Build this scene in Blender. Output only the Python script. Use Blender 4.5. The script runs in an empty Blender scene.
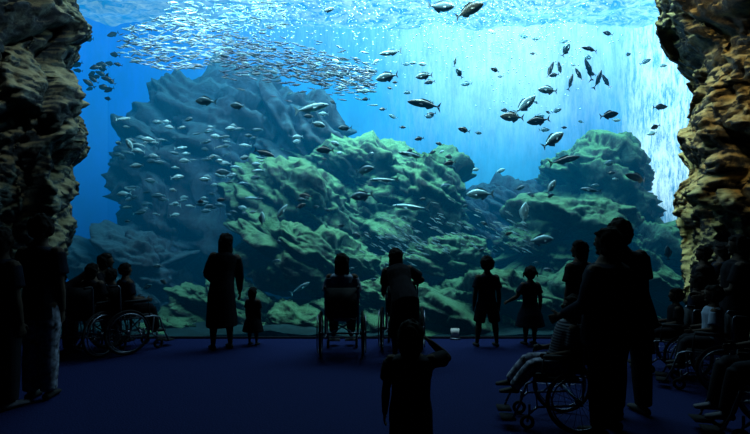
import bpy, bmesh, math, random
from mathutils import Vector, Matrix, noise, Euler
random.seed(7)
C = bpy.context.scene.collection
F = 480.0; EYE = 1.6
def V(*a): return Vector(a)
def P(px, py, Y): return V((px-375)/F*Y, Y, EYE-(py-235)/F*Y)
S0 = bpy.context.scene
S0.view_settings.view_transform = 'Standard'

# ------------------------------------------------------------------ materials
def mat(name, col, rough=.7, metal=0, var=.25, scale=12, spec=.3, bump=0):
    m = bpy.data.materials.new(name); m.use_nodes = True
    nt = m.node_tree; b = nt.nodes['Principled BSDF']
    b.inputs['Roughness'].default_value = rough; b.inputs['Metallic'].default_value = metal
    b.inputs['Specular IOR Level'].default_value = spec
    tc = nt.nodes.new('ShaderNodeTexCoord'); n = nt.nodes.new('ShaderNodeTexNoise')
    n.inputs['Scale'].default_value = scale; nt.links.new(tc.outputs['Object'], n.inputs['Vector'])
    r = nt.nodes.new('ShaderNodeValToRGB')
    r.color_ramp.elements[0].position = .3; r.color_ramp.elements[1].position = .7
    r.color_ramp.elements[0].color = tuple(c*(1-var) for c in col)+(1,)
    r.color_ramp.elements[1].color = tuple(min(1, c*(1+var)) for c in col)+(1,)
    nt.links.new(n.outputs['Fac'], r.inputs['Fac']); nt.links.new(r.outputs['Color'], b.inputs['Base Color'])
    if bump:
        bp = nt.nodes.new('ShaderNodeBump'); bp.inputs['Strength'].default_value = bump; bp.inputs['Distance'].default_value = .02
        nt.links.new(n.outputs['Fac'], bp.inputs['Height']); nt.links.new(bp.outputs['Normal'], b.inputs['Normal'])
    return m

def paint_water_haze(m, sample_glow=False):
    """paints water haze into base colour and blue emission, growing with the depth behind the acrylic and under the surface"""
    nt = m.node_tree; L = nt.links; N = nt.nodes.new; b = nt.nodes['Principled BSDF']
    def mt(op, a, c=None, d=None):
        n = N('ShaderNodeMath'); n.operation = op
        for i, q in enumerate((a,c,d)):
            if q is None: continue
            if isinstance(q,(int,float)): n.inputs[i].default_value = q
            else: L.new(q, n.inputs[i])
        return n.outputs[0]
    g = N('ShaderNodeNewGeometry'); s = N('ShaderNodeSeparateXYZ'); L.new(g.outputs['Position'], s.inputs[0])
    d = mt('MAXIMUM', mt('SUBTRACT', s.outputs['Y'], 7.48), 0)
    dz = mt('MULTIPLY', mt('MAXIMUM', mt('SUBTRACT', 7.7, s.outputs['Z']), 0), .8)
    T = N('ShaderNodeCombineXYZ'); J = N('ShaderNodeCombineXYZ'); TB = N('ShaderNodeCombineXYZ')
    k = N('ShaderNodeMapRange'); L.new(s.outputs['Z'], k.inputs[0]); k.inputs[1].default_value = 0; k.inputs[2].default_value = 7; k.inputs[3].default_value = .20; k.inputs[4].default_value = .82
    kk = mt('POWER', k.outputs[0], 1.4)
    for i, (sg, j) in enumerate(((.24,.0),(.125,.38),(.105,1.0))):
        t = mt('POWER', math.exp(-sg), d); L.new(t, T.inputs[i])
        L.new(mt('POWER', math.exp(-sg), mt('ADD', d, dz)), TB.inputs[i])  # dimming with depth under the surface, painted into the base colour
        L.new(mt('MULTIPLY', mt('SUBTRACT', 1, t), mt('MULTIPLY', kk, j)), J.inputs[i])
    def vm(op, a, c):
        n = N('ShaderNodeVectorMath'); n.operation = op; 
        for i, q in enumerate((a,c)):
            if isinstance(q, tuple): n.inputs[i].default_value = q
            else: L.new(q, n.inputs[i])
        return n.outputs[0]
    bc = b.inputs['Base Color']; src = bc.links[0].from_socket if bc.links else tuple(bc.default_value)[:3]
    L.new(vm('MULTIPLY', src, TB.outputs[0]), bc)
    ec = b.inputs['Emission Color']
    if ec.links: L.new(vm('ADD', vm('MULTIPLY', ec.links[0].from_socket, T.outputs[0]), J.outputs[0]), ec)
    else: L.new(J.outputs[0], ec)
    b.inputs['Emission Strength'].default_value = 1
    if not sample_glow: m.cycles.emission_sampling = 'NONE'
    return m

def stripe_mat(name, c1, c2, sc):
    m = mat(name, c1, .95, spec=.05); nt = m.node_tree; b = nt.nodes['Principled BSDF']
    tc = nt.nodes.new('ShaderNodeTexCoord'); w = nt.nodes.new('ShaderNodeTexWave'); w.bands_direction = 'Z'
    w.inputs['Scale'].default_value = sc; nt.links.new(tc.outputs['Object'], w.inputs['Vector'])
    r = nt.nodes.new('ShaderNodeValToRGB'); r.color_ramp.elements[0].color = c1+(1,); r.color_ramp.elements[1].color = c2+(1,)
    r.color_ramp.elements[0].position = .45; r.color_ramp.elements[1].position = .55
    nt.links.new(w.outputs['Fac'], r.inputs['Fac']); nt.links.new(r.outputs['Color'], b.inputs['Base Color'])
    return m

def rock_mat(name, dark, mid, top, topamt=.6, bscale=1.0, bd=.18, thr=.42):
    m = bpy.data.materials.new(name); m.use_nodes = True
    nt = m.node_tree; L = nt.links; N = nt.nodes.new; b = nt.nodes['Principled BSDF']
    b.inputs['Roughness'].default_value = .7; b.inputs['Specular IOR Level'].default_value = .3
    tc = N('ShaderNodeTexCoord'); 
    n1 = N('ShaderNodeTexNoise'); n1.inputs['Scale'].default_value = 2.2*bscale; n1.inputs['Detail'].default_value = 12; n1.inputs['Roughness'].default_value = .72
    L.new(tc.outputs['Object'], n1.inputs['Vector'])
    r = N('ShaderNodeValToRGB'); e = r.color_ramp.elements
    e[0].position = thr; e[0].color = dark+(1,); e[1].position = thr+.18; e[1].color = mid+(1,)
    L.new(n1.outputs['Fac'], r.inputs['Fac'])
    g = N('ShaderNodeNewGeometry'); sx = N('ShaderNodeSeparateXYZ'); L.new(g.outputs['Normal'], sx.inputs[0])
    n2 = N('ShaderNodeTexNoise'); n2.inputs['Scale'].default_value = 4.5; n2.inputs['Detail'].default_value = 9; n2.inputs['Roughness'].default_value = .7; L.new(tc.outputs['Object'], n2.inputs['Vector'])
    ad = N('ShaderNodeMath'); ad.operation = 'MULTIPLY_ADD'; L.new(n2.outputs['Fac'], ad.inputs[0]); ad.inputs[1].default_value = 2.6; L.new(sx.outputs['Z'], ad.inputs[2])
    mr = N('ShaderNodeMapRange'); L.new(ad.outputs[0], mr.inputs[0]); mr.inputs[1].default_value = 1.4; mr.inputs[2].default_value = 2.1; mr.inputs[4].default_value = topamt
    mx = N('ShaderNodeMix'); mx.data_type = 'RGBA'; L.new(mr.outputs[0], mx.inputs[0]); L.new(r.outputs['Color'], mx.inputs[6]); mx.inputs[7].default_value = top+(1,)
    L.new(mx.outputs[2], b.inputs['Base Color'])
    n3 = N('ShaderNodeTexNoise'); n3.inputs['Scale'].default_value = 4*bscale; n3.inputs['Detail'].default_value = 14; n3.inputs['Roughness'].default_value = .8; L.new(tc.outputs['Object'], n3.inputs['Vector'])
    bp = N('ShaderNodeBump'); bp.inputs['Strength'].default_value = 1; bp.inputs['Distance'].default_value = bd
    L.new(n3.outputs['Fac'], bp.inputs['Height']); L.new(bp.outputs['Normal'], b.inputs['Normal'])
    return m

def fish_mat(name, belly, back, zr=.1, rough=.35, metal=.2):
    m = bpy.data.materials.new(name); m.use_nodes = True
    nt = m.node_tree; L = nt.links; N = nt.nodes.new; b = nt.nodes['Principled BSDF']
    b.inputs['Roughness'].default_value = rough; b.inputs['Metallic'].default_value = metal
    tc = N('ShaderNodeTexCoord'); s = N('ShaderNodeSeparateXYZ'); L.new(tc.outputs['Object'], s.inputs[0])
    n = N('ShaderNodeTexNoise'); n.inputs['Scale'].default_value = 9; L.new(tc.outputs['Object'], n.inputs['Vector'])
    ad = N('ShaderNodeMath'); ad.operation = 'MULTIPLY_ADD'; L.new(n.outputs['Fac'], ad.inputs[0]); ad.inputs[1].default_value = zr*.8; L.new(s.outputs['Z'], ad.inputs[2])
    mr = N('ShaderNodeMapRange'); L.new(ad.outputs[0], mr.inputs[0]); mr.inputs[1].default_value = 0; mr.inputs[2].default_value = zr
    mx = N('ShaderNodeMix'); mx.data_type = 'RGBA'; L.new(mr.outputs[0], mx.inputs[0]); mx.inputs[6].default_value = belly+(1,); mx.inputs[7].default_value = back+(1,)
    L.new(mx.outputs[2], b.inputs['Base Color'])
    return paint_water_haze(m)

M = {}
M['carpet'] = mat('carpet', (.0035,.0062,.032), .95, 0, .25, 60, .03, .4)
M['black'] = mat('black_paint', (.004,.004,.007), .95, 0, .2, 4, .02)
M['skin'] = mat('skin', (.03,.021,.018), .85, 0, .08, 8, .04)
M['hair'] = mat('black_hair', (.004,.0035,.004), .95, 0, .3, 40, .03)
M['eye'] = mat('eye', (.02,.015,.015), .4, 0, .1)
M['navy'] = mat('navy_cloth', (.004,.006,.012), .95, 0, .3, spec=.02)
M['charcoal'] = mat('charcoal_cloth', (.004,.004,.006), .95, 0, .3, spec=.02)
M['grey'] = mat('grey_cloth', (.009,.010,.014), .95, 0, .2, spec=.02)
M['pale'] = mat('pale_blue_cloth', (.09,.12,.17), .95, 0, .12, spec=.04)
M['white'] = mat('white_cloth', (.5,.5,.52), .9, 0, .1)
M['stripe'] = stripe_mat('striped_cloth', (.05,.06,.08), (.006,.008,.015), 14)
M['floral'] = mat('mottled_cloth', (.09,.10,.14), .95, 0, .95, 22, .04)
M['shoe'] = mat('shoe', (.008,.008,.01), .8, spec=.1)
M['wshoe'] = mat('pale_shoe', (.06,.06,.08), .8, spec=.1)
M['chrome'] = mat('chair_metal', (.07,.08,.11), .4, .9, .1)
M['rubber'] = mat('tyre_rubber', (.006,.006,.008), .9, spec=.05)
M['vinyl'] = mat('seat_vinyl', (.005,.006,.010), .8, spec=.1)
M['reef'] = paint_water_haze(rock_mat('reef_rock', (.010,.04,.045), (.11,.23,.18), (.36,.58,.24), .75, 1.0, .2))
M['reef_hazed'] = paint_water_haze(rock_mat('hazed_reef_rock', (.004,.016,.035), (.03,.085,.14), (.06,.18,.21), .6, .8, .18))  # bluer, darker reef copy; distance haze painted into its colours
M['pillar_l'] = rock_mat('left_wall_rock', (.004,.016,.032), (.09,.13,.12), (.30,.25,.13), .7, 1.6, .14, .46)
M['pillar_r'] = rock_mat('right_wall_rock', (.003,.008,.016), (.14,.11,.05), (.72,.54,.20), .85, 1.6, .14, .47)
M['sand'] = paint_water_haze(mat('sand', (.015,.04,.045), .95, 0, .3, 5, .1, .5))
M['silver'] = fish_mat('silver_fish', (.95,.98,1), (.55,.64,.68))
M['sardine'] = fish_mat('sardine_fish', (.90,.95,1), (.22,.32,.40), .06)
M['sardine_dark'] = fish_mat('sardine_fish_dark', (.26,.34,.38), (.012,.025,.05), .05)
M['dark'] = fish_mat('dark_fish', (.03,.05,.07), (.005,.01,.014))
M['brown'] = fish_mat('brown_fish', (.55,.38,.26), (.18,.11,.07))
M['blue'] = fish_mat('blue_fish', (.36,.56,.64), (.07,.16,.22))
M['whitef'] = fish_mat('white_fish', (1,1,1), (.9,.95,.95), .3)

# ------------------------------------------------------------------ helpers
def tag(o, label=None, cat=None, group=None, kind=None):
    if label: o['label'] = label
    if cat: o['category'] = cat
    if group: o['group'] = group
    if kind: o['kind'] = kind
    return o
def empty(name, loc=(0,0,0), rz=0, sc=1):
    o = bpy.data.objects.new(name, None); C.objects.link(o); o.location = loc; o.rotation_euler = (0,0,rz); o.scale = (sc,)*3
    o.empty_display_size = .1
    return o
def obj(name, bm, m, parent=None, smooth=True):
    if isinstance(bm, bmesh.types.BMesh):
        bmesh.ops.recalc_face_normals(bm, faces=bm.faces)
        me = bpy.data.meshes.new(name); bm.to_mesh(me); bm.free()
    else: me = bm; me.name = name
    me.materials.clear(); me.materials.append(m)
    if smooth: me.polygons.foreach_set('use_smooth', [True]*len(me.polygons))
    o = bpy.data.objects.new(name, me); C.objects.link(o)
    if parent: o.parent = parent
    return o
def box(bm, c, s, bev=0):
    r = bmesh.ops.create_cube(bm, size=1)
    for v in r['verts']: v.co = V(v.co.x*s[0]+c[0], v.co.y*s[1]+c[1], v.co.z*s[2]+c[2])
    if bev:
        es = list({e for v in r['verts'] for e in v.link_edges})
        bmesh.ops.bevel(bm, geom=es, offset=bev, segments=2, affect='EDGES')
def ell(bm, c, r, R=None, u=16, v=10, fn=None):
    res = bmesh.ops.create_uvsphere(bm, u_segments=u, v_segments=v, radius=1)
    for w in res['verts']:
        p = w.co.copy()
        if fn: p = fn(p)
        p = V(p.x*r[0], p.y*r[1], p.z*r[2])
        if R: p = R @ p
        w.co = p + V(*c)
def loft(bm, rings, n=12, side=V(1,0,0), cap=.85):
    rings = [(V(*c), a, b) for c, a, b in rings]
    k = len(rings)
    cs = [r[0] for r in rings]
    t = []
    for i in range(k):
        d = cs[min(i+1,k-1)]-cs[max(i-1,0)]
        t.append(d.normalized() if d.length > 1e-7 else V(0,0,1))
    full = []
    r0 = min(rings[0][1:]); r1 = min(rings[-1][1:])
    if cap:
        full.append((cs[0]-t[0]*r0*cap*.62, rings[0][1]*.72, rings[0][2]*.72, t[0]))
    for i in range(k): full.append((cs[i], rings[i][1], rings[i][2], t[i]))
    if cap:
        full.append((cs[-1]+t[-1]*r1*cap*.62, rings[-1][1]*.72, rings[-1][2]*.72, t[-1]))
    vs = []
    for c, a, b, tt in full:
        s = side - tt*side.dot(tt)
        if s.length < .15:
            s = V(0,1,0) - tt*tt.y
            if s.length < .15: s = V(0,0,1)-tt*tt.z
        s.normalize(); f = tt.cross(s)
        vs.append([bm.verts.new(c + s*a*math.cos(2*math.pi*j/n) + f*b*math.sin(2*math.pi*j/n)) for j in range(n)])
    for i in range(len(vs)-1):
        for j in range(n):
            bm.faces.new((vs[i][j], vs[i][(j+1)%n], vs[i+1][(j+1)%n], vs[i+1][j]))
    a = bm.verts.new(cs[0]-t[0]*r0*cap); b = bm.verts.new(cs[-1]+t[-1]*r1*cap)
    for j in range(n):
        bm.faces.new((a, vs[0][(j+1)%n], vs[0][j])); bm.faces.new((b, vs[-1][j], vs[-1][(j+1)%n]))
def tube(bm, pts, r, n=8): loft(bm, [(p, r, r) for p in pts], n, cap=.3)
def torus(bm, c, R, r, axis='x', nu=40, nv=8):
    g = []
    for i in range(nu):
        a = 2*math.pi*i/nu; row = []
        for j in range(nv):
            b = 2*math.pi*j/nv
            q = R + r*math.cos(b)
            row.append(bm.verts.new(V(c[0]+r*math.sin(b), c[1]+q*math.cos(a), c[2]+q*math.sin(a))))
        g.append(row)
    for i in range(nu):
        for j in range(nv):
            bm.faces.new((g[i][j], g[(i+1)%nu][j], g[(i+1)%nu][(j+1)%nv], g[i][(j+1)%nv]))
def remesh(bm, vox, it=3):
    bmesh.ops.recalc_face_normals(bm, faces=bm.faces)
    me = bpy.data.meshes.new('tmp'); bm.to_mesh(me); bm.free()
    o = bpy.data.objects.new('tmp', me); C.objects.link(o)
    r = o.modifiers.new('r', 'REMESH'); r.mode = 'VOXEL'; r.voxel_size = vox
    s = o.modifiers.new('s', 'SMOOTH'); s.factor = .5; s.iterations = it
    dg = bpy.context.evaluated_depsgraph_get(); dg.update()
    out = bpy.data.meshes.new_from_object(o.evaluated_get(dg))
    bpy.data.objects.remove(o); bpy.data.meshes.remove(me)
    return out

# ------------------------------------------------------------------ people
def person(label, x, y, rz, H, child=False, seat=None, torso=(0,0,1), head=(0,0), arms=None, legs=None,
           top='tee', bottom='trousers', topm='navy', botm='charcoal', hair='short', shoem='shoe', build=1.0, group=None, sc=1):
    root = empty('person', (x,y,0), rz, sc); tag(root, label, 'person', group)
    s = H; Lg, Tn, a = (.52,.325,.066) if not child else (.48,.335,.080)
    th = sh = (Lg-.045)/2*s
    T = V(*torso).normalized(); S = V(1,0,0); S = (S-T*S.dot(T)).normalized(); Fw = T.cross(S)
    arms = arms or (((-.13,.0,-1), (-.03,.16,-1)), ((.13,.0,-1), (.03,.16,-1)))
    legs = legs or (((-.05,.02,-1), (-.02,-.02,-1)), ((.05,.02,-1), (.02,-.02,-1)))
    hipo = [V(-.052*s*build,0,-.005*s), V(.052*s*build,0,-.005*s)]
    rel = []
    for i in range(2):
        k = hipo[i] + V(*legs[i][0]).normalized()*th; an = k + V(*legs[i][1]).normalized()*sh
        rel.append((k, an))
    pz = seat if seat is not None else max(-r[1].z for r in rel)+.045*s
    Pv = V(0,0,pz)
    kt = Tn/.325
    def sp(t, dx=0, dy=0): return Pv + T*(t*kt*s) + S*(dx*s) + Fw*(dy*s)
    prof = [(-.055,.074,.062,0), (0,.092,.074,0), (.07,.080,.062,.004), (.15,.088,.068,.004), (.235,.102,.070,0), (.285,.092,.058,-.004), (.31,.054,.044,-.004)]
    bw = build; lw = 1.1
    body = bmesh.new()
    loft(body, [(sp(t,0,dy), rx*s*bw, ry*s*bw) for t,rx,ry,dy in prof], 16, S)
    # head
    yaw, pit = head
    Rh = (Matrix.Rotation(yaw, 3, 'Z') @ Matrix.Rotation(pit, 3, 'X'))
    nb = sp(.325); hd = (T*.5+V(0,0,.5)).normalized()
    hd = (hd + Rh @ V(0,0,1)*.6).normalized()
    Hc = nb + hd*((.016+a)*s)
    loft(body, [(sp(.29), .038*s, .038*s), (nb, .033*s, .035*s), (Hc-hd*a*s*.3 + Rh@V(0,-.008*s,0), .031*s, .035*s)], 12, S)
    hw, hdp, hh = a*.72*s, a*.86*s, a*s
    def skull(p):
        q = p.copy()
        if q.z < 0:
            q.x *= 1+.34*q.z; q.y = q.y*(1+.25*q.z) + (-.10*q.z)
        return q
    ell(body, Hc, (hw,hdp,hh), Rh, 20, 14, skull)
    ell(body, Hc+Rh@V(0,hdp*.98,-hh*.18), (hw*.17,hdp*.24,hh*.19), Rh, 8, 6)   # nose
    ell(body, Hc+Rh@V(0,hdp*.86,-hh*.50), (hw*.34,hdp*.14,hh*.09), Rh, 8, 6)   # lips
    ell(body, Hc+Rh@V(0,hdp*.72,-hh*.82), (hw*.36,hdp*.28,hh*.18), Rh, 8, 6)   # chin
    ell(body, Hc+Rh@V(0,hdp*.82,hh*.16), (hw*.70,hdp*.16,hh*.10), Rh, 8, 6)    # brow
    for sx in (-1,1): ell(body, Hc+Rh@V(sx*hw*1.0,-hdp*.05,-hh*.12), (hw*.13,hdp*.17,hh*.24), Rh, 8, 6)
    # arms and hands
    sleeves = []
    for i, sx in enumerate((-1,1)):
        sh_ = sp(.272, sx*.102*bw, -.003)
        ud = V(*arms[i][0]).normalized(); fd = V(*arms[i][1]).normalized()
        el = sh_ + ud*.172*s; wr = el + fd*.15*s
        loft(body, [(sh_, .036*s*lw,.036*s*lw), (sh_.lerp(el,.4), .031*s*lw,.031*s*lw), (el, .023*s*lw,.023*s*lw)], 10, V(0,1,0))
        loft(body, [(el, .023*s*lw,.023*s*lw), (el.lerp(wr,.3), .025*s*lw,.025*s*lw), (wr, .0160*s*lw,.0160*s*lw)], 10, V(0,1,0))
        sleeves.append((sh_, el, wr))
        n = (-S*sx); n = n - fd*n.dot(fd)
        if n.length < .2: n = V(0,0,-1) - fd*(-fd.z)
        n.normalize()
        l = fd.cross(n)
        if l.dot(V(0,.9,.45)) < 0: l = -l
        hs = s*(1.0 if not child else .92)
        loft(body, [(wr, .016*hs,.012*hs), (wr+fd*.022*hs, .021*hs,.010*hs), (wr+fd*.05*hs, .0235*hs,.0085*hs)], 10, l, .5)
        for q,(o_,ln) in enumerate(((.0185,.036),(.0062,.042),(-.0062,.039),(-.0185,.030))):
            b0 = wr+fd*.048*hs+l*o_*hs
            d1 = (fd+n*.2+l*o_*5).normalized(); d2 = (fd+n*.7+l*o_*4).normalized(); d3 = (fd+n*1.2).normalized()
            b1 = b0+d1*ln*.5*hs; b2 = b1+d2*ln*.32*hs; b3 = b2+d3*ln*.26*hs
            r = .0054*hs
            loft(body, [(b0,r,r),(b1,r*.97,r*.97),(b2,r*.9,r*.9),(b3,r*.75,r*.75)], 8, l)
        t0 = wr+fd*.014*hs+l*.013*hs; t1 = t0+(fd*.6+l*.8+n*.2).normalized()*.026*hs; t2 = t1+(fd*.95+l*.3+n*.3).normalized()*.024*hs
        loft(body, [(t0,.008*hs,.008*hs),(t1,.0065*hs,.0065*hs),(t2,.005*hs,.005*hs)], 8, l)
    # legs
    LG = []
    for i, sx in enumerate((-1,1)):
        hp = Pv+hipo[i]; kn = Pv+rel[i][0]; an = Pv+rel[i][1]
        fs = V(1,0,0)
        loft(body, [(hp,.052*s,.058*s),(hp.lerp(kn,.35),.050*s,.053*s),(kn,.033*s,.035*s)], 12, fs)
        loft(body, [(kn,.033*s,.035*s),(kn.lerp(an,.3)+V(0,-.006*s,0),.036*s,.038*s),(kn.lerp(an,.7),.026*s,.027*s),(an,.020*s,.022*s)], 12, fs)
        hl = V(an.x, an.y, an.z)
        loft(body, [(hl+V(0,-.022*s,-.026*s),.017*s,.015*s),(hl+V(0,.03*s,-.022*s),.021*s,.018*s),(hl+V(0,.085*s,-.033*s),.024*s,.010*s)], 10, fs, .6)
        LG.append((hp,kn,an))
    obj('body', remesh(body, .0078 if H > 1.2 else .0065, 2), M['skin'], root)
    for sx in (-1,1):
        e = bmesh.new(); ell(e, Hc+Rh@V(sx*hw*.40,hdp*.80,-hh*.02), (hw*.16,hw*.14,hw*.13), Rh, 10, 8); obj('eye', e, M['eye'], root)
    # hair
    hb = bmesh.new()
    def hf(p):
        q = p.copy()
        if p.y > .35 and p.z < .40: q = V(q.x*.82, q.y*.68, q.z)
        d = noise.noise(p*2.6+V(H*9,x,y))*.20 + noise.noise(p*7+V(H*9,x,y))*.12
        return q*(1+d)
    ell(hb, Hc+Rh@V(0,-hdp*.12,hh*.02), (hw*1.32,hdp*1.20,hh*1.08), Rh, 28, 20, hf)
    if hair in ('long','bob'):
        ln = {'long':3.0,'bob':1.5}[hair]*a*s
        c0 = Hc+Rh@V(0,-hdp*.35,0)
        loft(hb, [(c0,hw*1.28,hdp*.78),(c0+V(0,-.006*s,-ln*.45),hw*1.34,hdp*.70),(c0+V(0,-.016*s,-ln),hw*.9,hdp*.40)], 14, S, .6)
    if hair == 'bun': ell(hb, Hc+Rh@V(0,-hdp*.9,hh*.72), (hw*.6,)*3, None, 12, 8)
    if hair == 'bunches':
        for sx in (-1,1):
            c0 = Hc+Rh@V(sx*hw*1.1,-hdp*.2,hh*.2); loft(hb, [(c0,hw*.22,hw*.22),(c0+V(sx*hw*.5,0,-hh*.3),hw*.3,hw*.3),(c0+V(sx*hw*.6,0,-hh*.9),hw*.12,hw*.12)], 10, V(0,1,0))
    obj('hair', remesh(hb, .008, 1), M['hair'], root)
    # clothing
    g = .017 if not child else .016
    tb = bmesh.new()
    tr = [(sp(t,0,dy), (rx+g)*s*bw, (ry+g)*s*bw) for t,rx,ry,dy in [(-.085,.104,.088,0),(-.01,.099,.081,0),(.07,.090,.072,.002)]+prof[3:]]
    tr[-1] = (tr[-1][0]-T*.006*s, tr[-1][1]*.88, tr[-1][2]*.95)
    if bottom == 'dress': tr = tr[2:]
    loft(tb, tr, 18, S, .15)
    for (sh_, el, wr) in sleeves:
        e_ = sh_.lerp(el,.70) if top == 'tee' else el
        loft(tb, [(sh_-V(0,0,.006*s),.043*s,.043*s),(sh_.lerp(e_,.5),.047*s,.047*s),(e_,(.052 if top == 'tee' else .040)*s,(.052 if top == 'tee' else .040)*s)], 12, V(0,1,0), .2)
        if top == 'long': loft(tb, [(el,.040*s,.040*s),(el.lerp(wr,.9),.026*s,.026*s)], 12, V(0,1,0), .3)
    for v in tb.verts:
        v.co += noise.noise_vector(v.co*9+V(x,y,H))*.011
    if bottom == 'dress':
        hem = .24*s if child else .17*s
        loft(tb, [(sp(.08),.09*s,.07*s),(sp(.0),.115*s,.095*s),(V(0,0,(pz+hem)/2+.03*s),.155*s,.13*s),(V(0,0,hem),.195*s,.16*s)], 20, S, .1)
        obj('dress', remesh(tb, .010, 3), M[topm], root)
    else:
        obj('shirt', remesh(tb, .010, 3), M[topm], root)
        bb = bmesh.new()
        loft(bb, [(sp(-.06),.082*s*bw,.070*s*bw),(sp(0),.100*s*bw,.083*s*bw),(sp(.05),.090*s*bw,.072*s*bw)], 18, S, .3)
        if bottom == 'skirt':
            hm = .20*s
            loft(bb, [(sp(.03),.098*s,.080*s),(sp(-.05),.115*s,.095*s),(V(0,0,hm),.135*s,.12*s)], 20, S, .1)
            nm = 'skirt'
        else:
            for (hp,kn,an) in LG:
                if bottom == 'trousers':
                    loft(bb, [(hp,.066*s*bw,.070*s*bw),(hp.lerp(kn,.5),.060*s,.062*s),(kn,.048*s,.05*s)], 14, V(1,0,0), .6)
                    loft(bb, [(kn,.048*s,.05*s),(kn.lerp(an,.4),.048*s,.05*s),(kn.lerp(an,.97),.040*s,.042*s)], 14, V(1,0,0), .3)
                    nm = 'trousers'
                else:
                    loft(bb, [(hp,.066*s,.070*s),(hp.lerp(kn,.5),.066*s,.070*s),(hp.lerp(kn,.95),.064*s,.068*s)], 14, V(1,0,0), .2)
                    nm = 'shorts'
        obj(nm, remesh(bb, .010, 3), M[botm], root)
    for (hp,kn,an) in LG:
        sb = bmesh.new()
        loft(sb, [(an+V(0,-.030*s,-.024*s),.020*s,.020*s),(an+V(0,.02*s,-.021*s),.025*s,.023*s),(an+V(0,.07*s,-.028*s),.028*s,.016*s),(an+V(0,.100*s,-.032*s),.023*s,.012*s)], 12, V(1,0,0), .7)
        obj('shoe', sb, M[shoem], root)
    return root

# ------------------------------------------------------------------ wheelchair
def wheelchair(label):
    root = empty('wheelchair'); tag(root, label, 'wheelchair')
    b = bmesh.new(); box(b, (0,.01,.485), (.40,.42,.04), .012); obj('seat', b, M['vinyl'], root)
    b = bmesh.new(); box(b, (0,-.225,.71), (.40,.03,.40), .012); obj('backrest', b, M['vinyl'], root)
    b = bmesh.new()
    for sx in (-1,1):
        X = sx*.215
        tube(b, [(X,-.22,.30),(X,-.225,.60),(X,-.235,.90),(X,-.26,.93)], .012)
        tube(b, [(X,-.22,.47),(X,.22,.47),(X,.30,.44),(X,.36,.25),(X,.42,.12)], .012)
        tube(b, [(X,-.22,.25),(X,.20,.22),(X,.22,.47)], .012)
        tube(b, [(X,.20,.22),(X,.27,.16)], .012)
    tube(b, [(-.215,.05,.23),(.215,.05,.46)], .009); tube(b, [(.215,.05,.23),(-.215,.05,.46)], .009)
    tube(b, [(-.25,-.16,.30),(.25,-.16,.30)], .012)
    obj('frame', b, M['chrome'], root)
    for sx in (-1,1):
        X = sx*.215
        b = bmesh.new(); tube(b, [(X,-.20,.62),(X,-.19,.68),(X,.14,.68),(X,.16,.48)], .010); box(b, (X,-.02,.705), (.05,.32,.03), .01); obj('armrest', b, M['vinyl'], root)
        b = bmesh.new(); tube(b, [(X,-.255,.925),(X,-.36,.92)], .017); obj('push_handle', b, M['rubber'], root)
        X = sx*.275
        b = bmesh.new(); torus(b, (X,-.16,.30), .285, .015); w = obj('wheel', b, M['rubber'], root)
        b = bmesh.new(); torus(b, (X,-.16,.30), .268, .008)
        for k in range(18):
            a = 2*math.pi*k/18
            tube(b, [(X,-.16,.30),(X,-.16+.268*math.cos(a),.30+.268*math.sin(a))], .0025, 4)
        obj('spokes', b, M['chrome'], w)
        b = bmesh.new(); torus(b, (X+sx*.035,-.16,.30), .25, .008); obj('hand_rim', b, M['chrome'], w)
        b = bmesh.new(); loft(b, [((X-.03,-.16,.3),.03,.03),((X+.03,-.16,.3),.03,.03)], 14, V(0,1,0), .2); obj('hub', b, M['chrome'], w)
        X = sx*.20
        b = bmesh.new(); torus(b, (X,.29,.07), .052, .018, nu=24); obj('caster', b, M['rubber'], root)
        b = bmesh.new(); tube(b, [(X,.29,.07),(X,.27,.16),(X,.27,.24)], .012); obj('caster_fork', b, M['chrome'], root)
        b = bmesh.new(); box(b, (sx*.12,.46,.085), (.17,.14,.018), .006); tube(b, [(sx*.2,.42,.12),(sx*.2,.44,.085)], .01); obj('footrest', b, M['rubber'], root)
    return root
def copy_tree(o, parent=None):
    c = o.copy(); C.objects.link(c)
    if parent: c.parent = parent
    for ch in list(o.children): copy_tree(ch, c)
    return c
WC = None
def place_chair(label, x, y, rz, sc=1):
    global WC
    if WC is None: WC = wheelchair(label); o = WC
    else: o = copy_tree(WC)
    o['label'] = label; o['group'] = 'wheelchairs in the viewing hall'
    o.location = (x,y,0); o.rotation_euler = (0,0,rz); o.scale = (sc,)*3
    return o
SIT = (((-.10,.97,-.06),(-.02,.22,-.97)), ((.10,.97,-.06),(.02,.22,-.97)))
SARM = (((-.18,.08,-1),(.1,.95,-.15)), ((.18,.08,-1),(-.1,.95,-.15)))
def X(px, Y): return (px-375)/F*Y
R = math.radians

def seated(clabel, plabel, px, Y, rz, H, sc=1, **kw):
    place_chair(clabel, X(px,Y), Y, rz, sc)
    d = Matrix.Rotation(rz,3,'Z') @ V(0,-.07*sc,0)
    kw.setdefault('legs', SIT); kw.setdefault('arms', SARM); kw.setdefault('child', False)
    person(plabel, X(px,Y)+d.x, Y+d.y, rz, H, seat=.505*sc+.068*H, **kw)

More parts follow.
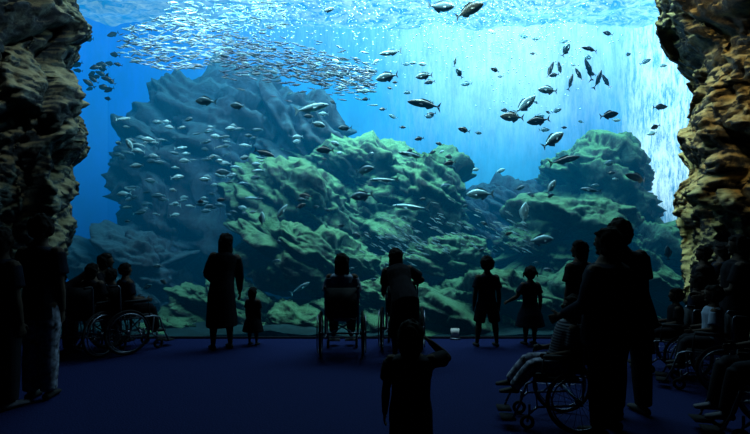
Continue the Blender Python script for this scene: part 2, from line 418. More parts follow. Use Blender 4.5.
person('person in dark clothes cut off by the left edge of the picture', X(2,4.44), 4.44, R(-20), 1.66, hair='bob', botm='grey', shoem='wshoe', build=.9)
person('tall person standing at far left in mottled pale trousers, back to the room', X(41,4.7), 4.7, R(10), 1.80, botm='floral', hair='short', head=(R(20),0),
       arms=(((-.15,.3,-1),(.35,.8,.6)),((.08,0,-1),(.03,.15,-1))), legs=(((-.02,.06,-1),(-.0,-.1,-1)),((.0,-.02,-1),(.02,-.04,-1))), build=.76)
seated('wheelchair in the shadow at left, furthest left in the hall', 'seated person in the furthest left wheelchair, head bowed', 94, 6.5, R(-15), 1.32, torso=(0,.12,1), topm='charcoal', hair='bob')
seated('wheelchair second from left, turned toward the right', 'seated person facing right in second wheelchair from left', 131, 6.7, R(-40), 1.30, topm='navy')
person('child standing between the two left wheelchairs', X(112,6.95), 6.95, R(-10), 1.12, child=True, topm='charcoal', hair='short')
person('adult bending over beside the furthest left wheelchair', X(70,6.6), 6.6, R(-70), 1.55, torso=(0,1.0,.75), topm='charcoal', hair='bob', arms=(((-.2,.5,-1),(.1,.8,-.6)),((.2,.4,-1),(-.1,.8,-.6))))
person('woman with long hair and knee-length dark skirt standing left of a toddler', X(222,6.74), 6.74, R(30), 1.63, bottom='skirt', top='long', topm='charcoal', hair='long', head=(R(-40),R(-8)), build=.92,
       torso=(.12,.08,1), arms=(((-.30,.25,-1),(.45,.7,-.5)),((.20,.1,-1),(.12,.4,-1))), legs=(((-.09,.03,-1),(-.02,-.03,-1)),((.05,.02,-1),(.04,-.05,-1))))
person('toddler in a dress standing beside the woman in the dark skirt', X(253,6.98), 6.98, R(-15), .84, child=True, bottom='dress', topm='charcoal', hair='bob')
seated('wheelchair seen from behind with pale-shirted person, left of centre pair', 'seated person in pale blue shirt watching the tank from behind', 342, 6.5, R(3), 1.56, topm='pale', hair='long', head=(0,R(8)), build=1.0)
seated('wheelchair seen from behind being held by a leaning person', 'child sitting in the wheelchair held by a leaning person', 402, 6.85, R(-4), 1.10, child=True, topm='navy')
person('person leaning forward over wheelchair handles with elbow out', X(404,6.15), 6.15, R(4), 1.58, torso=(-.16,1.0,1), topm='charcoal', hair='long', head=(0,R(-12)), build=.92, bottom='skirt',
       arms=(((-.12,.35,-1),(.05,.9,-.35)),((.7,.3,-.55),(-.7,.7,-.35))), legs=(((-.08,.1,-1),(-.03,-.1,-1)),((.08,-.05,-1),(.03,-.1,-1))))
person('boy in t-shirt and shorts standing alone at the glass', X(487,6.9), 6.9, R(4), 1.31, child=True, bottom='shorts', topm='navy', botm='charcoal', build=.92, arms=(((-.22,.0,-1),(-.06,.16,-1)),((.22,.0,-1),(.08,.16,-1))),
       legs=(((-.20,.02,-1),(-.10,-.02,-1)),((.20,.04,-1),(.06,-.12,-1))))
person('small girl in flared dress with arms out, near the glass', X(530,7.0), 7.0, R(12), 1.15, child=True, bottom='dress', topm='navy', hair='bunches', build=.92,
       arms=(((-.5,.15,-1),(-.35,.6,-.4)),((.3,0,-1),(.1,.2,-1))))
person('child in foreground centre with one hand raised to the head', X(411,3.0), 3.0, R(-6), 1.07, child=True, topm='grey', bottom='shorts', hair='bob', build=1.1,
       arms=(((-.20,.0,-1),(-.06,.1,-1)),((.60,.75,-.08),(-.66,-.18,.62))), head=(R(-8),R(4)))
person('tall man standing at right behind the broad-shouldered adult', X(631,4.27), 4.27, R(8), 1.75, torso=(-.16,.05,1), topm='charcoal', legs=(((-.10,.02,-1),(-.02,-.02,-1)),((.03,.02,-1),(.03,-.04,-1))))
person('broad-shouldered adult in loose dark top gripping wheelchair handles', X(607,3.88), 3.88, R(40), 1.66, top='long', topm='navy', hair='bob', build=1.18,
       arms=(((-.1,.25,-1),(.1,.9,-.45)),((.12,.25,-1),(-.05,.9,-.45))))
person('adult looking toward the tank just left of the tall pair', X(579,5.9), 5.9, R(30), 1.53, topm='charcoal', hair='bob', head=(R(20),0), build=1.05)
seated('child-size wheelchair facing left in front of the standing pair', 'child in striped shirt sitting in a wheelchair facing left', 553, 4.1, R(84), 1.14, .86, child=True, topm='stripe', hair='short', botm='floral',
       torso=(0,-.22,1), head=(0,R(12)), legs=(((-.12,.97,.02),(-.02,.65,-.78)),((.12,.97,.02),(.02,.65,-.78))), build=1.1)
seated('small wheelchair facing left, nearest the right rock wall', 'child sitting in the small wheelchair nearest the right rock wall', 670, 5.6, R(70), .98, .82, child=True, topm='charcoal')
seated('wheelchair with shining spokes at right, facing left', 'child in pale top in the wheelchair with shining spokes', 706, 5.0, R(62), 1.12, .86, child=True, topm='pale', botm='grey')
person('child standing between the two right wheelchairs', X(697,5.9), 5.9, R(40), 1.13, child=True, topm='navy', hair='bob')
person('short adult standing at right beside the golden rock wall', X(703,6.3), 6.3, R(45), 1.46, topm='charcoal', hair='short', head=(R(25),0), build=1.05)
person('adult behind the spoked wheelchair at the right edge', X(738,5.2), 5.2, R(60), 1.60, topm='charcoal', hair='bob', arms=(((-.1,.3,-1),(.1,.9,-.3)),((.1,.3,-1),(-.1,.9,-.3))), build=1.1)
person('adult half hidden between two standing adults at far right', X(722,6.5), 6.5, R(35), 1.5, topm='navy', hair='bob')
person('child standing at far right below the standing adults', X(727,5.7), 5.7, R(50), 1.18, child=True, topm='charcoal', hair='bob', build=1.1)
seated('nearest wheelchair, cut off by the lower right corner', 'person in nearest wheelchair at the lower right corner', 770, 3.75, R(75), 1.40, .95, topm='navy', botm='grey', shoem='wshoe')

# ------------------------------------------------------------------ the setting
b = bmesh.new(); box(b, (0,2.2,-.05), (18,10.6,.1)); o = obj('floor', b, M['carpet'], None, False); tag(o, kind='structure')
b = bmesh.new(); box(b, (0,2.2,6.05), (18,10.6,.1)); o = obj('ceiling', b, M['black'], None, False); tag(o, kind='structure')
b = bmesh.new(); box(b, (0,-3.1,3), (18,.1,6)); o = obj('wall_back', b, M['black'], None, False); tag(o, kind='structure')
b = bmesh.new(); box(b, (0,7.44,.012), (10.6,.08,.024), .005); o = obj('trim_1', b, M['black'], None, False); tag(o, kind='structure')

def crag(p, seed, sc=1.0, soft=.22, zs=2.6, tl=.40, shear=.45):
    """broken-rock relief with worn edges"""
    q = V(p.x*.7*sc, p.y*.7*sc, (p.z+p.x*shear)*zs*sc)+V(seed,seed*.7,seed*1.9)
    w = noise.noise_vector(q*.9)*.4+noise.noise_vector(q*2.7)*.12
    ds, ps = noise.voronoi(q+w)
    k = min(1, (ds[1]-ds[0])/soft); k = k*k*(3-2*k)
    c = ps[0]; r = noise.cell(c*7.3)
    t = V(noise.cell(c*3.1+V(9,0,0))-.5, noise.cell(c*5.7)-.5, noise.cell(c*4.3+V(0,7,0))-.3)
    return (r*.7+.35)*k - .6 + (q+w-c).dot(t)*tl

# rock side walls
def pillar(name, side, prof, m, seed, off):
    zs = [(EYE-(py-235)/F*7.6, (px-375)/F*7.6) for py, px in prof]; zs.sort()
    def edge(z):
        for i in range(len(zs)-1):
            if z <= zs[i+1][0]:
                t = max(0,(z-zs[i][0])/(zs[i+1][0]-zs[i][0])); t = t*t*(3-2*t)
                return zs[i][1]*(1-t)+zs[i+1][1]*t
        return zs[-1][1]
    path = [(-.9,9.6),(-.35,8.7),(-.05,8.0),(0,7.6),(-.25,7.15),(-.9,6.6),(-1.8,6.1),(-3.0,5.2),(-3.8,3.5),(-4.1,-3)]
    lens = [0]
    for i in range(1,len(path)): lens.append(lens[-1]+math.dist(path[i],path[i-1]))
    b = bmesh.new(); nu, nv = 340, 270; grid = []
    for i in range(nu+1):
        u = (i/nu)**1.6*lens[-1]
        k = max(j for j in range(len(lens)-1) if lens[j] <= u+1e-9); t = (u-lens[k])/(lens[k+1]-lens[k])
        ox = path[k][0]*(1-t)+path[k+1][0]*t; oy = path[k][1]*(1-t)+path[k+1][1]*t
        tx, ty = path[k+1][0]-path[k][0], path[k+1][1]-path[k][1]; ll = math.hypot(tx,ty); nx, ny = abs(ty/ll), abs(tx/ll)
        row = []
        for j in range(nv+1):
            z = 6.3*j/nv-.03
            p = V(ox, oy, z)
            rp_ = V(ox*.7+z*.7, oy, z*.7-ox*.7-oy*.7)   # fractures run at an angle
            w = noise.fractal(p*1.0+V(seed,0,0), .9, 2, 6)*.20
            f = noise.ridged_multi_fractal(V(rp_.x*1.4,rp_.y*1.6,rp_.z*2)+V(0,seed,0), .8, 2.2, 6, 1, 2)*.09-.1
            d = w+crag(rp_,seed,1.1,.2,1.2,.9,0)*.30+crag(rp_,seed+5,3.0,.25,1.1,.9,0)*.08+f+noise.fractal(p*7,.5,2,5)*.06
            exx = edge(z)-off if side < 0 else -(edge(z)+off)
            q = V(exx+ox+nx*d, oy-ny*d, z)
            if side > 0: q.x = -q.x
            row.append(b.verts.new(q))
        grid.append(row)
    for i in range(nu):
        for j in range(nv): b.faces.new((grid[i][j],grid[i+1][j],grid[i+1][j+1],grid[i][j+1]))
    o = obj(name, b, m); tag(o, kind='structure')
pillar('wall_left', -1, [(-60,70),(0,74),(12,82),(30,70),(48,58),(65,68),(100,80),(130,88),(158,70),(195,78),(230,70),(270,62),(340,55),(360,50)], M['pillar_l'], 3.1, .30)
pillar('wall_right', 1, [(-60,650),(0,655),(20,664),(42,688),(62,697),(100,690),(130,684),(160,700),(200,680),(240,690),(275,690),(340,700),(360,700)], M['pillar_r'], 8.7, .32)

# tank shell, water glow and its gradients painted on as emission
bw_ = bpy.data.materials.new('painted_water_glow'); bw_.use_nodes = True; nt = bw_.node_tree; L = nt.links; N = nt.nodes.new
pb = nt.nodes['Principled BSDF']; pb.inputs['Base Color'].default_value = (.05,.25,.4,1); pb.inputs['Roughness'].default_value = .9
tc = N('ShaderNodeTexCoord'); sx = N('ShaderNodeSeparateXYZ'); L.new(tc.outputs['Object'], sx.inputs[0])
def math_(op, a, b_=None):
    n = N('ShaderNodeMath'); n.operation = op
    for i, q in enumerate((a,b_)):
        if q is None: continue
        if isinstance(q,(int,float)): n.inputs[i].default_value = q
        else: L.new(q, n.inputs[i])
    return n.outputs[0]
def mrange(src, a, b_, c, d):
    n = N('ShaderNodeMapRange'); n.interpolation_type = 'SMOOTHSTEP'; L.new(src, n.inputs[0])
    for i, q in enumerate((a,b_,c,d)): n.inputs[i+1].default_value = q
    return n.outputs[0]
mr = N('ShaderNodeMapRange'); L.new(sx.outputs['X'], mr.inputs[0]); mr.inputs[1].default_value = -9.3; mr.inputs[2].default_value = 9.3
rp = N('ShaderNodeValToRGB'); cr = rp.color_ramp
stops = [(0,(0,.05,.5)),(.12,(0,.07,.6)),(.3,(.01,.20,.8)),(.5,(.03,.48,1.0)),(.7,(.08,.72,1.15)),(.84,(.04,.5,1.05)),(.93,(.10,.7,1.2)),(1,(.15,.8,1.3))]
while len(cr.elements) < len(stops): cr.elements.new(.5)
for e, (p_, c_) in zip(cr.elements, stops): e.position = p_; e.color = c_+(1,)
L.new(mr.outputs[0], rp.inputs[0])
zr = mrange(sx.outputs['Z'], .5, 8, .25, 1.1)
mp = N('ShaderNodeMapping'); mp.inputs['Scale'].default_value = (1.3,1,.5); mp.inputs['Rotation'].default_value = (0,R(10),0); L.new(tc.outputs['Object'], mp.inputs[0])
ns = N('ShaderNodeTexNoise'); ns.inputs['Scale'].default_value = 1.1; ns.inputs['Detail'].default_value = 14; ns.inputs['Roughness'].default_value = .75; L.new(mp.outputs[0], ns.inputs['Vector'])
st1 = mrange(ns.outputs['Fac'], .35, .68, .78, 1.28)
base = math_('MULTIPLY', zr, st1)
# falling water painted as glowing streaks, strongest on the right
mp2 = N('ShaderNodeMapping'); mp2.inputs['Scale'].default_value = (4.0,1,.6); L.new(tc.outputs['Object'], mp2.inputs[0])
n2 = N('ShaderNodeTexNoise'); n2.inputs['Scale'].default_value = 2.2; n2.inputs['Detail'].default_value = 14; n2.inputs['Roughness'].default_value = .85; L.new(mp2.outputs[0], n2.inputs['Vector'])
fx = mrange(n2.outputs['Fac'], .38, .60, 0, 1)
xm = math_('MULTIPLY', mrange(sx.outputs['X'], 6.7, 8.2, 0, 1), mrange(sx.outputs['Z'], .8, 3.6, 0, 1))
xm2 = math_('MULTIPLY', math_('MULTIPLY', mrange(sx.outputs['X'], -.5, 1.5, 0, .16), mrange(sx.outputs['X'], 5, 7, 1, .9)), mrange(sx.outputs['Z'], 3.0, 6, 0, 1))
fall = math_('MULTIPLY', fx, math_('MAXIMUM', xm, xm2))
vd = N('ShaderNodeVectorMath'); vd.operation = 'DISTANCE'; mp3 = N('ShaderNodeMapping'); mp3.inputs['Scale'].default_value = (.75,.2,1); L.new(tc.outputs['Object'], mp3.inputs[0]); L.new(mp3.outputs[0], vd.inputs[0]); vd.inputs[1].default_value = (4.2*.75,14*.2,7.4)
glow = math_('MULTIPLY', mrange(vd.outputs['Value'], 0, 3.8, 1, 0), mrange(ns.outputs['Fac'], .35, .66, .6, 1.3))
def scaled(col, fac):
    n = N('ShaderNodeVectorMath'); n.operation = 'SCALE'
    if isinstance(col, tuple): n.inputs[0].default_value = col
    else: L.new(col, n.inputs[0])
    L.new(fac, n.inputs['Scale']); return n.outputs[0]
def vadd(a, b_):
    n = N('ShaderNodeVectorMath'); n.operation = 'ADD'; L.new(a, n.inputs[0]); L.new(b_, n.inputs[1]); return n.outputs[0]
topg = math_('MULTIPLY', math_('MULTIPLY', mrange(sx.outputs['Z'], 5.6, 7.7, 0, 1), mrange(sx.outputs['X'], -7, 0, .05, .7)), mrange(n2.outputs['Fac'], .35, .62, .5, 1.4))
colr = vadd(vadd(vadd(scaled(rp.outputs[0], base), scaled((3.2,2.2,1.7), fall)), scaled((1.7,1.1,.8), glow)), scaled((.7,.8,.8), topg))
L.new(colr, pb.inputs['Emission Color']); paint_water_haze(bw_, True)
b = bmesh.new()
pts = [(-9.0,7.9),(-9.2,11.5),(-8.9,13.4),(-7.8,14),(0,14.2),(7.8,14),(9.0,13.4),(9.3,11.5),(9.1,7.9)]
vv = [[b.verts.new((x_,y_,z_)) for z_ in (-.3,8.2)] for x_,y_ in pts]
for i in range(len(vv)-1): b.faces.new((vv[i][0],vv[i+1][0],vv[i+1][1],vv[i][1]))
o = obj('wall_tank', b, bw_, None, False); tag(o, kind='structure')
b = bmesh.new(); bmesh.ops.create_grid(b, x_segments=90, y_segments=50, size=1)
for v in b.verts:
    v.co = V(v.co.x*9.3, 10.95+v.co.y*3.4, 0); v.co.z = .02+.12*noise.fractal(v.co*.8,1,2,3)
o = obj('floor_tank', b, M['sand']); tag(o, kind='structure')
# water surface from below, bright ripples painted as emission
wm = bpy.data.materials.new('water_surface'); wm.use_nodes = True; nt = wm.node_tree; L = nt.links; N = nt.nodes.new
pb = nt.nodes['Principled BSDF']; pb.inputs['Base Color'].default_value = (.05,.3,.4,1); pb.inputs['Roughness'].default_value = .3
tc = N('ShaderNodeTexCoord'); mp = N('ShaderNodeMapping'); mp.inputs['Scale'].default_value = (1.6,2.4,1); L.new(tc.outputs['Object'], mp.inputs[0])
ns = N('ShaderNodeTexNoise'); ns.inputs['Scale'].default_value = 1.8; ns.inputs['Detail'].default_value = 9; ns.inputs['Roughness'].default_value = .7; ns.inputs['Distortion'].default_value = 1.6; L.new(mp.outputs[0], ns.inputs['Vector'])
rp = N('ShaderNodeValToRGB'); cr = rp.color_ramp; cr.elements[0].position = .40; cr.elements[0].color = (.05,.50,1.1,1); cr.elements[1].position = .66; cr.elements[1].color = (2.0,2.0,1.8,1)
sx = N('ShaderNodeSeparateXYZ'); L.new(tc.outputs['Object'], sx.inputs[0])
L.new(ns.outputs['Fac'], rp.inputs[0]); L.new(scaled(rp.outputs[0], mrange(sx.outputs['X'], -8, 3, .28, 1.0)), pb.inputs['Emission Color']); paint_water_haze(wm, True)
b = bmesh.new(); bmesh.ops.create_grid(b, x_segments=140, y_segments=60, size=1)
for v in b.verts:
    v.co = V(v.co.x*9.3, 11+v.co.y*3.3, 0); v.co.z = 7.72+.22*noise.fractal(V(v.co.x*.8,v.co.y*1.2,0),1,2,5)
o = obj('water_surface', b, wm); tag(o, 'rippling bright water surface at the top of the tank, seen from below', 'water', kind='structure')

# ------------------------------------------------------------------ reef
def rock(label, px, py, hw, hh, Y, dep, tilt, seed, m='reef', sub=6, pw=.85):
    c = P(px,py,Y); rx, rz, ry = hw*Y/F, hh*Y/F, dep
    b = bmesh.new(); bmesh.ops.create_icosphere(b, subdivisions=sub, radius=1)
    Rt = Matrix.Rotation(R(tilt),3,'Y'); mn = min(rx,rz)
    so = V(seed*3.7, seed*1.3, seed*2.1)
    for v in b.verts:
        d = v.co.normalized()
        q = V(*[math.copysign(abs(k)**pw, k) for k in d])
        p = V(q.x*rx, q.y*ry, q.z*rz)
        big = noise.fractal(p*.8+so, 1, 2, 4)*.28*mn
        f = noise.ridged_multi_fractal(p*2.2+so, .7, 2.2, 5, 1, 2)*.06-.07
        a1 = (crag(p, seed*3.3, .75)+.2)*.44; a2 = (crag(p, seed*1.7+4, 1.9)+.2)*.11
        dd = V(d.x,d.y,d.z*.8)
        v.co = Rt @ (p + dd*(big+f+a1+a2+noise.fractal(p*6+so,.5,2,5)*.04))
    o = obj('reef_rock', b, M[m]); o.location = c; tag(o, label, 'rock')
rock('tall shadowy blue rock mound at left, highest in the tank', 212,205,66,128,11.9,1.3,2,1,'reef_hazed',pw=.62)
rock('blue rock shoulder on left flank of the tall mound', 160,205,36,84,11.3,1.2,-6,2,'reef_hazed',pw=.7)
rock('dark rock mass at lower left beside the rock wall', 132,285,58,58,10.2,1.3,-6,3,'reef_hazed')
rock('rock slope running down right from the tall blue mound', 285,145,66,56,12,1.2,22,4,'reef_hazed')
rock('green ledge between tall mound and central slabs', 300,215,70,52,10.5,1.2,14,5)
rock('broad tilted slab with green top behind the centre', 368,178,80,40,11.1,1.1,10,6)
rock('long green stratified boulder left of the centre bottom', 310,262,84,38,9.4,.9,16,7)
rock('dark boulder at the glass in the bottom centre', 385,310,84,38,8.9,.7,8,8)
rock('upright block where the central ridge drops off', 424,210,42,60,10.8,1.0,6,9)
rock('low dark boulder at the bottom behind the woman in the skirt', 225,315,70,40,8.9,.7,10,10)
rock('hazy blue rocks in the gap between both ridges', 490,245,70,58,12.4,1.1,-5,11,'reef_hazed')
rock('right ridge crest with green ledges below the bright water', 592,200,56,58,11,1.1,4,12)
rock('tilted green boulder below the right ridge crest', 558,245,62,46,10,1.0,-22,13)
rock('rock slope at right falling toward the golden wall', 636,262,36,48,10.3,.9,24,14)
rock('low boulder behind the boy at the glass', 478,310,64,38,8.9,.7,-6,15)
rock('dark boulder behind the adults on the right', 585,310,78,44,8.9,.8,-10,16)
rock('dark rock foot at far right of the tank bottom', 652,310,32,44,9.1,.7,5,17)
rock('dark rock foot at far left of the tank bottom', 112,328,44,34,9.1,.7,0,18,'reef_hazed')
rock('middle green ledge just above the bottom centre boulder', 442,268,58,34,9.7,.8,-10,19)
rock('shadowed rock filling the hollow under the tilted slab', 372,230,60,40,10.6,.9,0,20)
rock('hazy far boulder behind the fish between both ridges', 522,215,40,34,12.6,.9,10,21,'reef_hazed')
rock('low stones at the glass foot right of the woman in the skirt', 300,332,52,22,8.5,.5,4,22)
rock('low stones at the glass foot between boy and girl', 520,334,50,20,8.4,.45,-4,23)
rock('low stones at the glass foot left of the woman in the skirt', 165,334,50,20,8.4,.45,-4,24)

# ------------------------------------------------------------------ fish
PROF = {
 'bream': ([(-.37,.032,.014),(-.29,.048,.024),(-.12,.142,.05),(.08,.198,.068),(.26,.168,.066),(.40,.098,.048),(.485,.032,.022)], .19),
 'jack': ([(-.38,.016,.012),(-.28,.034,.024),(-.1,.085,.045),(.1,.112,.058),(.3,.092,.052),(.42,.055,.036),(.49,.018,.015)], .17),
 'sardine': ([(-.38,.016,.010),(-.25,.045,.022),(0,.082,.036),(.25,.076,.036),(.4,.048,.028),(.49,.014,.012)], .13),
 'shark': ([(-.36,.012,.010),(-.22,.028,.022),(0,.06,.05),(.2,.072,.06),(.36,.05,.05),(.48,.016,.03)], .15)}
def fish_bm(kind, bm=None, bend=0, n=10):
    bm = bm or bmesh.new(); pr, tf = PROF[kind]
    loft(bm, [((x_,bend*(x_-.1)**2 if x_ < .1 else 0,0), hw_, hh_) for x_,hh_,hw_ in pr], n, V(0,1,0), .6)
    def fin(ps):
        vs = [bm.verts.new((x_, (bend*(x_-.1)**2 if x_ < .1 else 0)+y_, z_)) for x_,y_,z_ in ps]; bm.faces.new(vs)
    h = {'bream':.19,'jack':.11,'sardine':.075,'shark':.07}[kind]
    fin([(-.36,0,.01),(-.50,0,tf),(-.45,0,0)]); fin([(-.36,0,-.01),(-.45,0,0),(-.50,0,-tf*(.9 if kind != 'shark' else .5))])
    fin([(.22,0,h*.9),(.08,0,h*1.35),(-.08,0,h*1.12),(-.27,0,h*.55),(-.24,0,h*.35),(-.1,0,h*.6),(.08,0,h*.8)])
    fin([(0,0,-h*.8),(-.08,0,-h*1.3),(-.26,0,-h*.55),(-.24,0,-h*.3),(-.12,0,-h*.6)])
    for sy in (-1,1): fin([(.22,sy*.05,-.02),(.08,sy*.13,-.07),(.10,sy*.10,-.01)])
    return bm
FM = {}
def fmesh(kind, m, var=0):
    k = (kind,m,var)
    if k not in FM:
        bm = fish_bm(kind, None, (-.5,0,.5)[var]); bmesh.ops.recalc_face_normals(bm, faces=bm.faces)
        me = bpy.data.meshes.new('fish'); bm.to_mesh(me); bm.free(); me.materials.append(M[m])
        me.polygons.foreach_set('use_smooth', [True]*len(me.polygons)); FM[k] = me
    return FM[k]
eb = bmesh.new(); ell(eb, (0,0,0), (.016,.008,.016), None, 8, 6); em_ = bpy.data.meshes.new('eye'); eb.to_mesh(em_); eb.free(); em_.materials.append(M['eye'])
def fish(name, label, px, py, Y, ln, ang, kind, m, eyes=False, group=None, yaw=None):
    o = bpy.data.objects.new(name, fmesh(kind, m, random.randrange(3))); C.objects.link(o)
    o.location = P(px,py,Y); l = ln*Y/F; o.scale = (l,l,l)
    yaw = random.uniform(-25,25) if yaw is None else yaw
    a = ((ang+180)%360)-180
    if abs(a) <= 90: o.rotation_euler = (0, R(-a), R(yaw))
    else:
        pitch = 180-a if a > 0 else -180-a
        o.rotation_euler = (0, R(-pitch), R(180+yaw))
    tag(o, label, 'fish', group)
    if eyes:
        w = {'bream':.052,'jack':.040,'shark':.045,'sardine':.03}[kind]
        for sy in (-1,1):
            e = bpy.data.objects.new('eye', em_); C.objects.link(e); e.parent = o; e.location = (.38,sy*w,.02)
    return o
big = [
 (441,7,27,0,'bream','silver','pale fish near the surface, left one of the top pair'),
 (469,10,30,15,'bream','brown','brownish fish near the surface, right one of the top pair'),
 (391,53,24,180,'jack','whitef','white fish level with the upper shoal, right of it'),
 (387,77,24,185,'bream','silver','silver fish directly below the white one right of the shoal'),
 (424,76,18,180,'bream','silver','small silver fish right of the two stacked pale fish'),
 (425,104,36,174,'jack','dark','long dark fish in the bright water above the central ridge'),
 (328,10,13,20,'bream','silver','small pale fish alone at the top left of centre'),
 (459,73,12,120,'bream','blue','tiny fish tilted upward right of the long dark fish'),
 (512,117,24,175,'bream','brown','brownish oval fish in bright water, left of a similar pair'),
 (538,121,22,185,'bream','dark','dark oval fish just right of the brownish one'),
 (525,105,26,40,'bream','silver','pale fish climbing steeply to the right'),
 (548,90,20,175,'bream','silver','pale fish left of the dark upright fish'),
 (590,49,18,170,'jack','dark','dark fish high up above the upright fish'),
 (566,50,16,60,'bream','blue','bluish fish just left of the high dark one'),
 (609,115,19,10,'bream','dark','dark fish in front of the falling bright streaks'),
 (660,107,14,0,'bream','dark','small dark fish next to the golden rock wall, upper'),
 (655,127,11,200,'bream','dark','small dark fish next to the golden rock wall, lower'),
 (553,140,26,35,'bream','whitef','pale fish tilted upward over the right ridge'),
 (565,160,30,12,'jack','dark','dark fish skimming the crest of the right ridge'),
 (480,194,27,180,'bream','silver','silver fish alone over the gap between the ridges'),
 (591,190,20,170,'jack','blue','bluish fish in front of the right ridge ledges'),
 (638,178,36,172,'jack','dark','large dark fish at right, biggest dark one there'),
 (541,240,26,5,'bream','silver','pale fish low at right above the small girl'),
 (411,207,38,175,'shark','silver','slim grey fish gliding in front of the central block'),
 (384,180,30,180,'shark','silver','slim fish with pale belly over the tilted slab'),
 (413,155,34,175,'shark','blue','bluish fish resting along the top of the central slab'),
 (364,170,22,8,'bream','blue','blue fish left of the slim pale-bellied fish'),
 (325,150,18,180,'bream','dark','dark round fish left of the tilted slab'),
 (311,108,36,8,'jack','silver','large pale fish just below the shoal'),
 (318,124,16,-20,'bream','silver','small pale fish below the large pale one'),
 (264,153,24,-18,'jack','dark','dark fish pointing down before the left slope'),
 (205,101,22,175,'bream','blue','blue fish above the crest of the tall mound'),
 (238,106,18,170,'bream','blue','blue fish right of the crest of the tall mound'),
 (464,130,13,160,'bream','dark','tiny dark fish in open bright water'),
 (450,163,12,190,'bream','dark','tiny dark fish above the dropping ridge end'),
 (262,219,15,90,'bream','silver','small fish standing upright before the green ledge'),
 (281,212,20,50,'jack','silver','pale slim fish rising before the green ledge'),
 (306,196,14,175,'bream','dark','small dark fish at the top of the green ledge'),
 (668,253,15,95,'bream','dark','small dark fish upright beside the right wall foot'),
 (524,213,22,80,'bream','whitef','bright white fish standing upright over the gap'),
 (551,187,16,60,'bream','whitef','small white fish above the tilted green boulder'),
 (362,196,24,185,'bream','blue','broad blue fish below the tilted slab'),
 (300,288,22,30,'jack','blue','blue fish low before the long green boulder'),
 (345,128,14,180,'bream','blue','small blue fish on the left end of the slab'),
 (224,172,16,180,'bream','blue','blue fish at the right end of the left rock school'),
 (130,145,14,120,'bream','silver','silver fish turned upward at the edge of the left mound'),
 (455,62,10,80,'jack','silver','tiny pale fish hanging upright near the surface'),
 (495,70,10,150,'bream','dark','tiny dark fish left of the bright glare'),
]
for px,py,ln,ang,kd,m,lb in big: fish('fish', lb, px, py, random.uniform(7.9,8.3), ln, ang, kd, m, True)
for i in range(7):   # dark upright group
    fish('fish', 'dark slender fish with head pointing up in the bright upper right water', 552+i*9+random.uniform(-2,2), 74+random.uniform(-7,9), random.uniform(8.6,9), random.uniform(15,24), random.choice((70,100,115,-60)), 'jack', 'dark', False, 'dark upright fish in the bright water')
for i in range(24):  # dark group near left wall
    fish('fish', 'small dark fish in the loose group beside the left rock wall', random.gauss(100,12), random.gauss(72,14), random.uniform(8.6,9.4), random.uniform(8,13), random.choice((150,165,175,200)), 'bream', 'dark', False, 'small dark fish by the left wall')
for i in range(112):  # school over left mound
    fish('fish', 'small pale blue fish in the school crossing the tall left mound', random.uniform(118,262), 165+random.uniform(-48,50), random.uniform(8.4,9.2), random.uniform(7,14), random.choice((172,180,186,10)), 'bream' if i%3 else 'jack', ('silver','blue','silver','blue')[i%4], False, 'school over the left mound')
for i in range(42):
    fish('fish', 'scattered small fish in the open water above the ridges', random.uniform(285,480), random.uniform(60,190), random.uniform(8.5,9.3), random.uniform(6,13), random.choice((0,20,160,180,190)), 'bream', random.choice(('dark','blue','silver')), False, 'scattered small fish above the ridges')
for i in range(32):
    fish('fish', 'scattered small fish on the right side of the tank', random.uniform(490,672), random.uniform(30,200), random.uniform(8.5,9.3), random.uniform(6,12), random.choice((0,20,160,180,190)), 'bream', random.choice(('dark','blue','silver')), False, 'scattered small fish on the right')
for i in range(34):
    fish('fish', 'scattered small fish low in front of the dark rocks', random.uniform(90,560), random.uniform(190,290), random.uniform(7.8,8.1), random.uniform(6,12), random.choice((0,20,160,180,190)), 'bream', random.choice(('dark','blue','blue')), False, 'scattered small fish before the lower rocks')
def shoal_pt():
    r = random.random()
    if r < .40:
        a = random.uniform(0,6.283); q = math.sqrt(random.random()); return 176+58*q*math.cos(a), 43+28*q*math.sin(a)+ .0, random.choice((185,195,175,165)), 0
    if r < .90:
        t = random.random(); return 222+152*t, 50+30*t+random.gauss(0,11)*(1.15-.4*t), random.choice((-12,-5,5,165)), 1
    return random.uniform(165,285), random.uniform(2,30), random.choice((170,190,0)), 0
for i in range(298):
    px,py,a,dk = shoal_pt()
    fish('shoal_fish', 'slender silver fish in the dense shoal below the water surface', px, py, random.uniform(8.3,8.9), random.uniform(8,12), a+random.uniform(-14,14), 'sardine', 'sardine_dark' if (dk and i%4) or i%3 == 0 else 'sardine', False, 'dense shoal at the upper left')
def stuff_fish(name, label, n, fn, m):
    bm = bmesh.new()
    for i in range(n):
        px,py,a,Y,ln = fn()
        b2 = bmesh.new(); fish_bm('sardine', b2, 0, 6)
        l = ln*Y/F; Mx = Matrix.Translation(P(px,py,Y)) @ Euler((0,R(-a),R(random.uniform(-25,25)))).to_matrix().to_4x4() @ Matrix.Scale(l,4)
        b2.transform(Mx); me = bpy.data.meshes.new('t'); b2.to_mesh(me); b2.free(); bm.from_mesh(me); bpy.data.meshes.remove(me)
    o = obj(name, bm, m); tag(o, label, 'fish', kind='stuff')
def f1():
    while True:
        px,py,a,dk = shoal_pt()
        if not dk: return px, py, a+random.uniform(-14,14), random.uniform(8.8,9.6), random.uniform(7,10)
def f2():
    while True:
        px,py,a,dk = shoal_pt()
        if dk: return px, py, a+random.uniform(-10,10), random.uniform(8.8,9.6), random.uniform(7,11)
stuff_fish('shoal_fish_mass', 'further bright slender fish filling out the upper left shoal', 460, f1, mat('shoal_silver', (.16,.26,.34), .35, .2, .85, 6))
stuff_fish('shoal_fish_mass', 'further darker slender fish in the tail of the upper shoal', 620, f2, mat('shoal_dark', (.035,.075,.14), .35, .2, .8, 4))
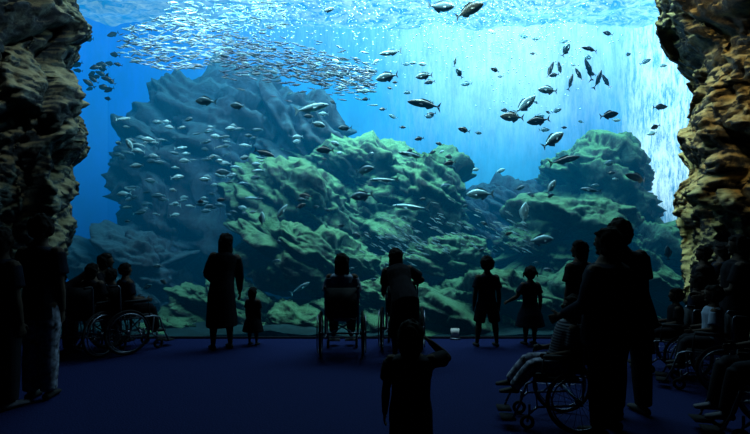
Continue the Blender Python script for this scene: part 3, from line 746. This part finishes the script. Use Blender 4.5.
for i in range(190):  # sardines of the lower shoal
    if i%2: px,py = random.gauss(402,16), random.gauss(243,11)
    else: px,py = random.uniform(432,530), 232+random.gauss(0,12)
    fish('lower_shoal_fish', 'tiny pale fish in the lower shoal before the centre rocks', px, py, random.uniform(7.8,8.2), random.uniform(6,9), random.choice((-30,-15,160,150)), 'sardine', 'silver', False, 'lower shoal before the centre rocks')

# bubbles
bm = bmesh.new()
for i in range(2200):
    if i%4 == 0: px,py = random.gauss(262,26), abs(random.gauss(8,26))
    elif i%4 == 1: px,py = random.gauss(515,34), abs(random.gauss(40,34))
    else: px,py = random.gauss(450,80), abs(random.gauss(16,30))
    px = min(640, px)
    bmesh.ops.create_icosphere(bm, subdivisions=1, radius=random.uniform(.005,.016), matrix=Matrix.Translation(P(px,py,random.uniform(8.6,10.5))))
o = obj('bubbles', bm, M['whitef']); tag(o, 'fine white air bubbles drifting below the water surface', 'bubbles', kind='stuff')
# card at the foot of the glass
t = empty('information_card', (X(455,7.38),7.36,0)); tag(t, 'small pale card standing at the foot of the tank glass', 'sign')
b = bmesh.new(); box(b, (0,.02,.09), (.13,.008,.15), .002); o = obj('card', b, M['white'], t)
b = bmesh.new(); box(b, (0,0,.012), (.15,.08,.02), .004); obj('stand', b, M['chrome'], t)

# ------------------------------------------------------------------ light
def area(loc, rot, size, sy, col, e, spread=180):
    l = bpy.data.lights.new('unseen_tank_light','AREA'); l.shape = 'RECTANGLE'; l.size = size; l.size_y = sy; l.color = col; l.energy = e; l.spread = R(spread)
    o = bpy.data.objects.new('unseen_tank_light', l); o.location = loc; o.rotation_euler = rot; C.objects.link(o)
def spot(loc, tgt, ang, col, e, blend=.6, rad=.15):
    l = bpy.data.lights.new('unseen_spot','SPOT'); l.spot_size = R(ang); l.color = col; l.energy = e; l.spot_blend = blend; l.shadow_soft_size = rad
    o = bpy.data.objects.new('unseen_spot', l); o.location = loc; C.objects.link(o)
    o.rotation_euler = (V(*tgt)-V(*loc)).to_track_quat('-Z','Y').to_euler()
area((.5,9.6,7.2), (0,0,0), 9, 1.6, (.50,.92,1), 750)
area((0,7.8,7.0), (R(40),0,0), 9, .6, (.45,.9,1), 460, 120)  # unseen fill light added to brighten rock and fish fronts
spot((-4,7.9,6.6), P(180,50,8.8), 60, (.8,.95,1), 360)  # unseen spot added to brighten the upper left shoal
spot((0,9.3,7.1), P(350,180,10.5), 60, (.6,1,.78), 1700)  # unseen spots, this and two below, added for reef highlights
spot((3.5,9.3,7.1), P(590,190,10.5), 55, (.5,1,.85), 1050)
spot((1.5,9.0,7.1), P(400,260,9), 50, (.5,1,.75), 550)
spot((2.8,6.2,5.9), (5.5,7.3,4.1), 50, (1,.80,.42), 400)
spot((-2.8,6.2,5.9), (-5.5,7.3,4.2), 50, (.65,.85,.85), 280)
w = bpy.data.worlds.new('world'); S0.world = w; w.use_nodes = True
w.node_tree.nodes['Background'].inputs[0].default_value = (.002,.006,.03,1); w.node_tree.nodes['Background'].inputs[1].default_value = .3
cam = bpy.data.cameras.new('camera'); co = bpy.data.objects.new('camera', cam); C.objects.link(co)
co.location = (0,0,EYE); co.rotation_euler = (R(90),0,0); cam.sensor_width = 36; cam.lens = 36*F/750; cam.shift_y = 18/750; cam.clip_end = 200
S0.camera = co
